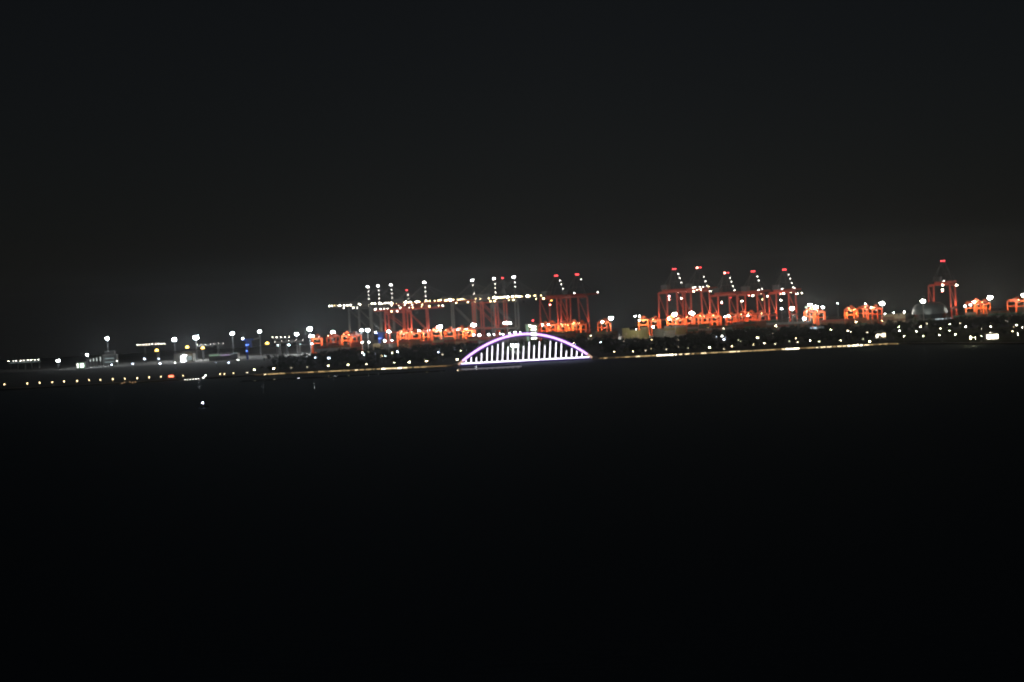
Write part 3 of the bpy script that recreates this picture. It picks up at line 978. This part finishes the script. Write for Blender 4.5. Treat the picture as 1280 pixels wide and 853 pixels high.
HX = [155, 195, 235, 275, 318, 357, 400, 440, 480, 520, 560, 602, 645, 685, 725, 768, 810, 855, 898, 938, 980, 1020, 1062]
HL = [2.8, 5.2, 4.8, 8, 12.4, 13.6, 15, 16.2, 12.2, 14.8, 14.6, 12.2, 15.6, 12.2, 15.2, 11.8, 15.3, 14, 12.8, 6.3, 8.2, 5.9, 3.5]
for hx, hl in zip(HX, HL):
    x = (hx - 95) / 1045 * SPAN
    t = min(.97, x / SPAN)
    ztop = arch_pt(t)[2]
    h = part('hanger', MB().tube((x, .3, DZ), (x + (ztop - DZ) * .08, .3, ztop), .1, .1, 6), STEEL, br)
    part('hanger_light', MB().tube((x, -.15, DZ + .7), (x + hl * .085, -.15, DZ + hl), .33, .28, 6), L_HANG, h)

# ------------------------------------------------------------------ lit tower, sheds, gantries, dome, kiosks
def building(name, label, cat, px0, px1, py, Y, h, depth, mat, rz=0):
    xa, xb = x_at(px0, py, Y), x_at(px1, py, Y)
    t = thing(name, label, cat, ((xa + xb) / 2, Y, LAND + .02), rz)
    w = abs(xb - xa)
    part('wall', MB().box((0, depth / 2, h / 2), (w, depth, h)), mat, t)
    part('roof', MB().box((0, depth / 2, h + .25), (w + .8, depth + .8, .5)).box((w * .2, depth / 2, h + 1.2), (w * .25, depth * .4, 1.4)), CONC, t)
    return t, w


t, w = building('control_tower', 'pale lit tower block with red roof light behind the bridge crown', 'tower', 657, 673, 410, 1815, 22, 9, OLIVE)
for k in range(5):
    part('window', MB().box((w * .12, -.06, 6.5 + k * 3.3), (w * .42, .1, 1.5)), L_WIN, t)
part('side_stair', MB().box((-w * .36, -.5, 11), (2.2, 1.0, 21.5)), L_GREEN, t)
part('roof_mast', MB().tube((1.5, 4, 22.5), (1.5, 4, 26), .15, .1, 6), STEEL, t)
part('roof_beacon', lamp_mesh(L_RED, 1.8, 1.2, 1.2), None, t, (1.5, 4, 26.5))
part('roof_floodlight', lamp_mesh(L_MID, 1.2, 1.0, .8), None, t, (-2.2, -1.0, 21.0))

t, w = building('warehouse', 'white lit shed with dazzling open bay below the bright floodlight', 'shed', 217, 241, 442, 1835, 9, 14, WALLW)
part('lit_bay', MB().box((-w * .02, -.08, 3.6), (w * .24, .12, 6.6)), L_BAY, t)
part('lit_bay', MB().box((w * .32, -.06, 3.9), (w * .24, .1, 4.2)), L_RIM, t)
part('canopy', MB().box((w * .12, -2, 8.2), (w * .72, 3.8, .5)), WALLW, t)
part('canopy_lamp', lamp_mesh(L_MID, 4, .6, .4), None, t, (w * .1, -3.2, 7.6))

t, w = building('hut', 'small green lit hut right of the pier lights at far left', 'hut', 95, 106, 453, 1790, 7.5, 6, WALLW)
part('window', MB().box((w * .16, -.06, 3.5), (w * .45, .1, 4.6)), L_WING, t)
part('window', MB().box((-w * .32, -.06, 3.5), (w * .12, .1, 4.6)), L_WIN, t)

t, w = building('office_block', 'squat grey office block under a floodlight at far left', 'building', 128, 145, 445, 1845, 12, 10, WALLD)
part('upper_storey', MB().box((0, 5, 14.4), (w * .7, 7, 3.6)).box((0, 5, 16.4), (w * .76, 7.6, .3)), WALLD, t)
for k in range(2):
    part('window', MB().box((0, -.06, 4.2 + k * 4), (w * .7, .1, 1.0)), L_RIM, t)

t, w = building('shed', 'long low shed with pink and green roof lighting at left', 'shed', 261, 297, 443, 1830, 6.5, 12, WALLW)
part('roof_light', MB().box((-w * .3, -.5, 6.0), (w * .36, .3, 1.0)), L_GREEN, t)
part('roof_light', MB().box((w * .06, -.5, 5.6), (w * .32, .3, 1.0)), L_PINK, t)
part('roof_light', MB().beam((w * .23, -.5, 5.8), (w * .5, -.5, 8.2), .3, .5), L_RIM, t)

# small vertical marker lights between hut and office
for i, px in enumerate((113, 117, 121, 125.5)):
    p = at_depth(px, 451.5 - i * .5, 1800)
    t = thing('marker_post', '%s pale lit post from the left beside the green lit hut' % ORD[i], 'post', (p.x, 1800, LAND + .02), 0, 'pale lit posts beside the hut')
    hh = p.z - LAND + 1
    part('post', MB().tube((0, 0, 0), (0, 0, hh - 1.5 - i * .3), .3, .25, 6), STEEL, t)
    part('lens', MB().tube((0, 0, hh - 1.5 - i * .3), (0, 0, hh + 1 + .4 * i), .35, .35, 6), lamp_mat('marker_light', (.9, 1, .95), 1.4), t)

# pier with a string of lights at far left
p0, p1 = at_depth(12, 453, 1880), at_depth(48, 451, 1880)
t = thing('pier', 'low pier carrying a string of white lights at far left', 'pier', (p0.x, 1880, LAND + .02))
Lp = p1.x - p0.x
hp = p0.z - LAND
part('deck', MB().box((Lp / 2, 3, hp - 1.2), (Lp + 2, 7, .9)), CONC, t)
for k in range(5):
    part('pile', MB().tube((k * Lp / 4, 3, 0), (k * Lp / 4, 3, hp - 1.6), .6, .6, 8), CONC, t)
for k in range(9):
    part('lamp', lamp_mesh(L_DIM if k % 3 else L_STR, random.choice((.6, 1.0)), .4, .5), None, t, (k * Lp / 8 + random.uniform(-.8, .8), -.6, hp + 1.1 + .1 * (k % 3)))
part('light_rail', MB().box((Lp / 2, -.9, hp - .9), (Lp, .1, .4)), L_RIM, t)

# rail-mounted gantry cranes with lamp strings
def gantry(label, px0, px1, py, Y, n, lm, mat, leg_in=.25, sc=1.0):
    pa_, pb_ = at_depth(px0, py, Y), at_depth(px1, py - (px1 - px0) * .05, Y)
    h = pa_.z - LAND
    L = pb_.x - pa_.x
    t = thing('gantry_crane', label, 'crane', (pa_.x, Y, LAND + .02), 0, 'gantry cranes with lamp strings at left')
    m = MB()
    for y in (-2, 2):
        m.beam((0, y, h - 1.2), (L, y, h - 1.2), .9, 1.6)
    for k in range(8):
        m.beam((k * L / 7, -1.6, h - 1.2), (k * L / 7, 1.6, h - 1.2), .4)
    part('girder', m, mat, t)
    for f in (leg_in, 1 - leg_in):
        for y in (-5, 5):
            part('leg', MB().beam((f * L, y, .8), (f * L, y * .45, h - 2), .8), mat, t)
        part('sill_beam', MB().beam((f * L, -6, .8), (f * L, 6, .8), .8, 1.2), mat, t)
    part('trolley', MB().box((L * .55, 0, h + .2), (4, 4.6, 1)).box((L * .55, 0, h - 3), (2.2, 2.2, 2.2)), DARK, t)
    for k in range(n):
        part('girder_light', lamp_mesh(lm, sc * random.choice((.5, .6, .8)), .4, .4 * sc), None, t, (k * L / max(1, n - 1), -2.7, h + random.uniform(-.2, .3)))
    return t


gantry('grey gantry crane with bright white lamp string at left', 172.5, 206, 431.4, 1880, 10, L_STR, GREY)
gantry('dim gantry crane with faint lamp string right of the lit shed', 247, 279, 431, 1890, 7, L_DIM, GREY, .2, .6)
gantry('gantry crane with few white lamps left of the paired floodlights', 341, 362, 422.2, 1890, 5, L_STR, GREY, .2, .9)
gantry('low dark gantry crane below another left of the orange row', 344, 379, 427, 1850, 5, L_DIM, STEEL, .15, .7)

# blue cranes
def blue_crane(label, px0, px1, pyt, Y):
    pa_, pb_ = at_depth(px0, pyt, Y), at_depth(px1, pyt, Y)
    L, h = pb_.x - pa_.x, pa_.z - LAND
    t = thing('jib_crane', label, 'crane', (pa_.x, Y, LAND + .02), 0, 'blue lit cranes')
    part('column', MB().beam((L * .42, 0, 0), (L * .42, 0, h), 2.2, 2.2), BLUE, t)
    part('column', MB().beam((L * .8, 0, h - 8), (L * .8, 0, h), 1.6, 1.6), BLUE, t)
    part('jib', MB().beam((0, 0, h + .8), (L * 1.1, 0, h + .8), 1.8, 1.6), BLUE, t)
    part('jib_arm', MB().beam((L * 1.1, 0, h + .8), (L * 1.7, 0, h + 2.2), .9, .9), WALLW, t)
    part('winch_house', MB().box((L * .62, 0, h - 2.4), (L * .36, 3, 3.4)).box((L * .62, 0, h - .5), (L * .4, 3.4, .3)), BLUE, t)
    for x, z in ((.1, h + 2.2), (.6, h - 5)):
        part('work_lamp', lamp_mesh(L_MID if z > h else L_BLUEL, 1.6, .6, .6), None, t, (L * x, -2.6, z))
    part('work_lamp', lamp_mesh(L_BLUEL, 1.2, .6, 1.2), None, t, (L * .42, -3.2, h * .45))
    part('work_lamp', lamp_mesh(L_BLUEL, 1.2, .6, 1.2), None, t, (L * .42, -3.2, h * .75))
    return t


blue_crane('blue lit T shaped crane at left under a floodlight', 302.5, 316, 426, 1810)
blue_crane('small blue crane left of the orange yard cranes by centre', 469, 481, 418, 1830)

# dome building
pd = at_depth(1168, 393, 1795)
t = thing('domed_hall', 'dark domed hall with curved metal roof and lit rim at right', 'building', (pd.x, 1815, LAND + .02))
RX = x_at(1190.5, 400, 1795) - pd.x
zb = 11.0
prof = [(1.0, zb)] + [(math.cos(a) ** .55 * .98, zb + 13 * math.sin(a) ** .8) for a in [R(k * 9) for k in range(1, 10)]] + [(.01, zb + 13)]
part('roof', MB().lathe([(r * RX, z) for r, z in prof], 40, 1.0, .9), ROOFM, t)
part('drum', MB().lathe([(RX * .9, 0), (RX * .9, zb - .3), (RX * .98, zb - .02)], 40, 1, .9), GLASS, t)
part('canopy', MB().lathe([(RX * .93, 5.0), (RX * 1.16, 4.6), (RX * 1.17, 5.2), (RX * .93, 5.6)], 40, 1, .9), ROOFM, t)
m = MB()
m.path([(RX * 1.19 * math.cos(R(a)), RX * 1.19 * .9 * math.sin(R(a)), 5.0) for a in range(-88, 3, 6)], .45, 6)
part('rim_light', m, lamp_mat('rim_light_bright', (.8, .95, 1), 1.2), t)

# lit pavilions, canopy and kiosk
t, w = building('pavilion', 'brightly lit warm pavilion by the water at far right', 'pavilion', 1233, 1248, 421, 1330, 4.5, 6, WALLW)
part('window', MB().box((0, -.06, 2.3), (w * .92, .1, 3.0)), L_PAV, t)
t, w = building('pavilion', 'warm lit pavilion at the right end of the lit seawall', 'pavilion', 1095, 1107.5, 424, 1470, 5.5, 7, WALLW)
part('window', MB().box((-w * .2, -.06, 2.4), (w * .5, .1, 2.6)), L_PAV, t)
part('window', MB().box((w * .28, -.06, 2.9), (w * .36, .1, 3.2)), lamp_mat('pavilion_light_soft', (1, .8, .5), 3.5), t)
t, w = building('shelter', 'flat shelter with bluish white lit canopy in the right park', 'shelter', 1012, 1030, 414, 1700, 6, 8, CONC)
part('canopy_light', MB().box((-w * .24, -.4, 5.2), (w * .45, .3, 1.6)), L_CANOPY, t)
part('canopy_light', MB().box((w * .26, -.4, 5.4), (w * .44, .3, .7)), L_RIM, t)
t, w = building('kiosk', 'low kiosk with glowing red sign on the left shore', 'kiosk', 208, 219, 473, 1392, 3.4, 4, WALLW)
part('sign', MB().box((w * .05, -.08, 2.6), (w * .55, .12, 1.3)), L_SIGN, t)
part('sign', MB().box((w * .05, -.08, 3.5), (w * .25, .12, .4)), L_SIGN, t)

# jetty lights at left
pj = at_height(241, 473.5, 1.6)
t = thing('jetty', 'low jetty with a row of small white lamps at left', 'jetty', (pj.x, 1366, 0))
part('deck', MB().box((1, 2, .9), (22, 4, .4)), CONC, t)
for k in range(4):
    part('pile', MB().tube((-9 + k * 6.5, 2, -1), (-9 + k * 6.5, 2, .7), .3, .3, 8), CONC, t)
for k in range(6):
    part('lamp', lamp_mesh(L_DIM, .35 if k < 4 else .5, .3, .35), None, t, (-5.2 + k * 2.1 + .15 * k, -.1, 1.5))
part('lamp', lamp_mesh(L_DIM, 1.5, .3, .4), None, t, (10.4, 0, 2.3))
part('lamp', lamp_mesh(L_DIM, .5, .4, 1.0), None, t, (12.2, 0, 4.0))
part('lamp_post', MB().tube((12.2, .5, 1), (12.2, .5, 4.8), .12, .1, 6), STEEL, t)


# boats
def hull(L, B, D):
    sec = []
    for u, bw, sh in ((-.5, .75, .95), (-.25, .98, .9), (0.1, 1, .92), (.35, .7, 1.05), (.5, .06, 1.25)):
        sec.append([(u * L, -B / 2 * bw, D * sh), (u * L, -B / 2 * bw * .8, D * .25), (u * L, 0, -.25), (u * L, B / 2 * bw * .8, D * .25), (u * L, B / 2 * bw, D * sh)])
    m = MB()
    vs = [p for s in sec for p in s]
    fs = []
    for i in range(4):
        for k in range(4):
            fs.append((i * 5 + k, i * 5 + k + 1, (i + 1) * 5 + k + 1, (i + 1) * 5 + k))
        fs.append((i * 5, (i + 1) * 5, (i + 1) * 5 + 4, i * 5 + 4))
    fs.append((4, 3, 2, 1, 0))
    return m._add(vs, fs)


def boat(label, px, py, zl, L, lamps):
    p = at_height(px, py, zl)
    t = thing('boat', label, 'boat', (p.x, p.y, 0), R(12))
    part('hull', hull(L, L * .3, L * .13), DARK, t)
    part('cabin', MB().box((-L * .08, 0, L * .13 + .9), (L * .32, L * .2, 1.8)).box((-L * .08, 0, L * .13 + 1.9), (L * .36, L * .24, .15)), WALLW, t)
    part('mast', MB().tube((-L * .05, 0, L * .13 + 1.9), (-L * .05, 0, max(zl, L * .13 + 2.4)), .06, .05, 6), STEEL, t)
    for loc, ma, s in lamps:
        part('lamp', lamp_mesh(ma, *s), None, t, loc)
    return t


boat('small dark boat with one bluish lamp out on the water', 254, 504, 2.9, 6, [((-.3, -.3, 2.9), L_BUOY, (.7, .5, 1.1)), ((-.9, 0, 2.2), L_BUOY, (.4, .4, .4))])
boat('dim moored boat with faint warm lights below the left lamps', 160, 478, 1.8, 14,
     [((-5 + 2.2 * k, -1.7 if k < 6 else -1.1, 1.3 + .5 * (k % 2)), lamp_mat('boat_window', (1, .6, .3), .9), (.9, .3, .5)) for k in range(6)])

# ------------------------------------------------------------------ trees and woodland
def leaf_cloud(lobes, n, size, seed):
    r = np.random.default_rng(seed)
    lob = np.array(lobes)
    wt = (lob[:, 3] ** 2)
    idx = r.choice(len(lob), n, p=wt / wt.sum())
    d = r.normal(size=(n, 3))
    d /= np.linalg.norm(d, axis=1)[:, None]
    rad = (r.random(n) ** .5)[:, None]
    c = lob[idx, :3] + d * rad * lob[idx, 3][:, None] * np.array([1, 1, .8])
    u = r.normal(size=(n, 3))
    u /= np.linalg.norm(u, axis=1)[:, None]
    v = np.cross(u, r.normal(size=(n, 3)))
    v /= np.linalg.norm(v, axis=1)[:, None]
    s = (size * r.uniform(.6, 1.4, n))[:, None]
    pts = np.stack([c - u * s - v * s * .6, c + u * s - v * s * .6, c + u * s + v * s * .6, c - u * s + v * s * .6], 1).reshape(-1, 3)
    return pts


def quads_mesh(name, pts, mat):
    n = len(pts) // 4
    me = bpy.data.meshes.new(name)
    me.vertices.add(len(pts))
    me.vertices.foreach_set('co', pts.astype(np.float32).ravel())
    me.loops.add(len(pts))
    me.loops.foreach_set('vertex_index', np.arange(len(pts), dtype=np.int32))
    me.polygons.add(n)
    me.polygons.foreach_set('loop_start', np.arange(0, len(pts), 4, dtype=np.int32))
    me.materials.append(mat)
    me.update(calc_edges=True)
    me.validate()
    return me


TV = []
for k in range(5):
    rr = random.Random(k + 40)
    H = 1.0
    lobes = [(0, 0, 5.2, 1.7)] + [(rr.uniform(-1.6, 1.6), rr.uniform(-1.6, 1.6), rr.uniform(3.4, 6.2), rr.uniform(.9, 1.5)) for _ in range(6)]
    crown = quads_mesh('crown', leaf_cloud(lobes, 700, .28, k), LEAF if k % 2 else LEAF2)
    m = MB().tube((0, 0, 0), (.1, 0, 3.2), .22, .14, 7).tube((.1, 0, 3.1), (.2, .1, 5.4), .13, .04, 6)
    for x, y, z, r_ in lobes[1:5]:
        m.tube((.08, 0, 2.6), (x * .8, y * .8, z), .09, .03, 5)
    TV.append((crown, m.mesh('trunk', BARK)))

TREES = []
for px, py in [(1118, 424), (1126, 425), (1135, 424), (1141, 422), (1148, 424), (1157, 422.5), (1163, 416), (1169, 417), (1171, 423), (1180, 416), (1183, 421), (1190, 417), (1199, 420),
               (1204, 417), (1209, 414), (1216, 416), (1221, 424), (1225, 416), (1231, 413), (1232, 424), (1244, 414), (1249, 411), (1252, 418), (1256, 421), (1262, 411), (1263, 420), (1274, 412), (1278, 421),
               (1098, 430), (1110, 429), (1068, 430), (1044, 429), (1031, 431), (1018, 432), (1002, 432), (978, 434), (962, 434), (948, 435), (934, 435), (921, 437), (898, 438), (880, 439), (869, 439), (853, 440),
               (841, 441), (822, 441), (801, 443), (783, 444), (425, 460), (431, 459), (440, 459), (447, 459), (466, 458), (505, 456), (544, 455)]:
    TREES.append((px, py))
gtree = 'single trees of the waterfront park'
for i, (px, py) in enumerate(TREES):
    p = at_height(px, py, LAND)
    side = 'at far right' if px > 1110 else ('right of the bridge' if px > 700 else 'left of the bridge')
    n_side = sum(1 for q in TREES if (q[0] > 1110, q[0] > 700) == (px > 1110, px > 700) and q[0] < px)
    t = thing('park_tree', '%s leafy tree from the left in the waterfront park %s' % (ORD[n_side], side), 'tree', (p.x, p.y, LAND - .02), random.uniform(0, 6.3), gtree)
    s = random.uniform(.7, 1.05)
    t.scale = (s, s, s * random.uniform(.85, 1.1))
    cr_, tr_ = TV[i % 5]
    part('crown', cr_, None, t)
    part('trunk', tr_, None, t)

lx = np.array(LAMP_XY)
pts = []
n_w = 0
for k in range(5200):
    x, y = rng.uniform(-620, 560), rng.uniform(1420, 1775)
    if abs(x) > .36 * y:
        continue
    px_ = 640 + x / y * F_PX
    if 560 < px_ < 750 and y < 1590:
        continue
    if px_ > 1100 and (y < 1560):
        continue
    if px_ < 325 or (px_ < 420 and rng.random() < (420 - px_) / 110):
        continue
    dx, dy = lx[:, 0] - x * lx[:, 1] / y, lx[:, 1] - y
    if np.any((np.abs(dx) < 4.0) & (dy > -6) & (dy < 90)):
        continue
    hgt = rng.uniform(4.5, 8.0) + 4.0 * max(0, (y - 1600) / 175) * rng.random()
    if px_ < 330:
        hgt *= .55
    if 765 < px_ < 860 and y > 1560:
        hgt = rng.uniform(2.5, 4.0)
    r0 = hgt * .3
    lobes = [(x, y, LAND + hgt * .62, r0)] + [(x + rng.uniform(-r0, r0), y + rng.uniform(-r0, r0), LAND + hgt * rng.uniform(.3, .8), r0 * .75) for _ in range(3)]
    pts.append(leaf_cloud(lobes, 60, .5, k))
    n_w += 1
o = struct('woodland', quads_mesh('woodland', np.concatenate(pts), LEAFW), None, 'stuff')

# ------------------------------------------------------------------ night sky and moonlight
Wd = bpy.data.worlds.new("World")
S.world = Wd
Wd.use_nodes = True
nt = Wd.node_tree
nt.nodes.clear()
sky = nt.nodes.new('ShaderNodeTexSky')
sky.sky_type = 'NISHITA'
sky.sun_disc = False
sky.sun_elevation = R(20)
sky.sun_rotation = R(200)
bg = nt.nodes.new('ShaderNodeBackground')
bg.inputs['Strength'].default_value = .0005
nt.links.new(sky.outputs[0], bg.inputs['Color'])
# town glow over the port, by compass bearing and elevation
tc = nt.nodes.new('ShaderNodeTexCoord')
sp = nt.nodes.new('ShaderNodeSeparateXYZ')
nt.links.new(tc.outputs['Generated'], sp.inputs[0])


def mth(op, a, b=None):
    n = nt.nodes.new('ShaderNodeMath')
    n.operation = op
    for i, q in enumerate((a, b)):
        if q is None:
            continue
        if isinstance(q, (int, float)):
            n.inputs[i].default_value = q
        else:
            nt.links.new(q, n.inputs[i])
    return n.outputs[0]


el = mth('ABSOLUTE', sp.outputs['Z'])
g1 = mth('EXPONENT', mth('MULTIPLY', el, -7.0))
az = mth('ADD', mth('ARCTAN2', sp.outputs['X'], sp.outputs['Y']), -.05)
g2 = mth('EXPONENT', mth('MULTIPLY', mth('MULTIPLY', az, az), -24.0))
gl = mth('MULTIPLY', g1, mth('ADD', mth('MULTIPLY', g2, .8), .2))
bg2 = nt.nodes.new('ShaderNodeBackground')
bg2.inputs['Color'].default_value = (.9, .93, 1.0, 1)
nz = nt.nodes.new('ShaderNodeTexNoise')
nz.inputs['Scale'].default_value = 3.5
nz.inputs['Detail'].default_value = 4
nt.links.new(tc.outputs['Generated'], nz.inputs['Vector'])
gl = mth('MULTIPLY', gl, mth('ADD', mth('MULTIPLY', nz.outputs['Fac'], .7), .65))
st = mth('ADD', mth('MULTIPLY', gl, .0045), .0032)
nt.links.new(st, bg2.inputs['Strength'])
ad = nt.nodes.new('ShaderNodeAddShader')
nt.links.new(bg.outputs[0], ad.inputs[0])
nt.links.new(bg2.outputs[0], ad.inputs[1])
ow = nt.nodes.new('ShaderNodeOutputWorld')
nt.links.new(ad.outputs[0], ow.inputs[0])

sd = bpy.data.lights.new('moon', 'SUN')
sd.energy = .002
sd.angle = R(.5)
sd.color = (.9, .95, 1)
so = bpy.data.objects.new('moon', sd)
so.rotation_euler = (R(70), 0, R(-20))
COL.objects.link(so)

# ------------------------------------------------------------------ render settings
S.render.engine = 'CYCLES'
S.cycles.use_light_tree = True
S.cycles.max_bounces = 4
S.cycles.volume_bounces = 0
S.cycles.diffuse_bounces = 2
S.cycles.glossy_bounces = 2
S.cycles.use_denoising = True
S.cycles.pixel_filter_type = 'BLACKMAN_HARRIS'
S.cycles.filter_width = 1.9
S.cycles.sample_clamp_indirect = 3.0
S.view_settings.view_transform = 'Standard'
S.view_settings.look = 'None'
S.view_settings.exposure = 0
S.view_settings.gamma = 1
S.view_settings.use_curve_mapping = False
print('containers', n_c, 'strips', n_s, 'wood', n_w, 'objects', len(bpy.data.objects))
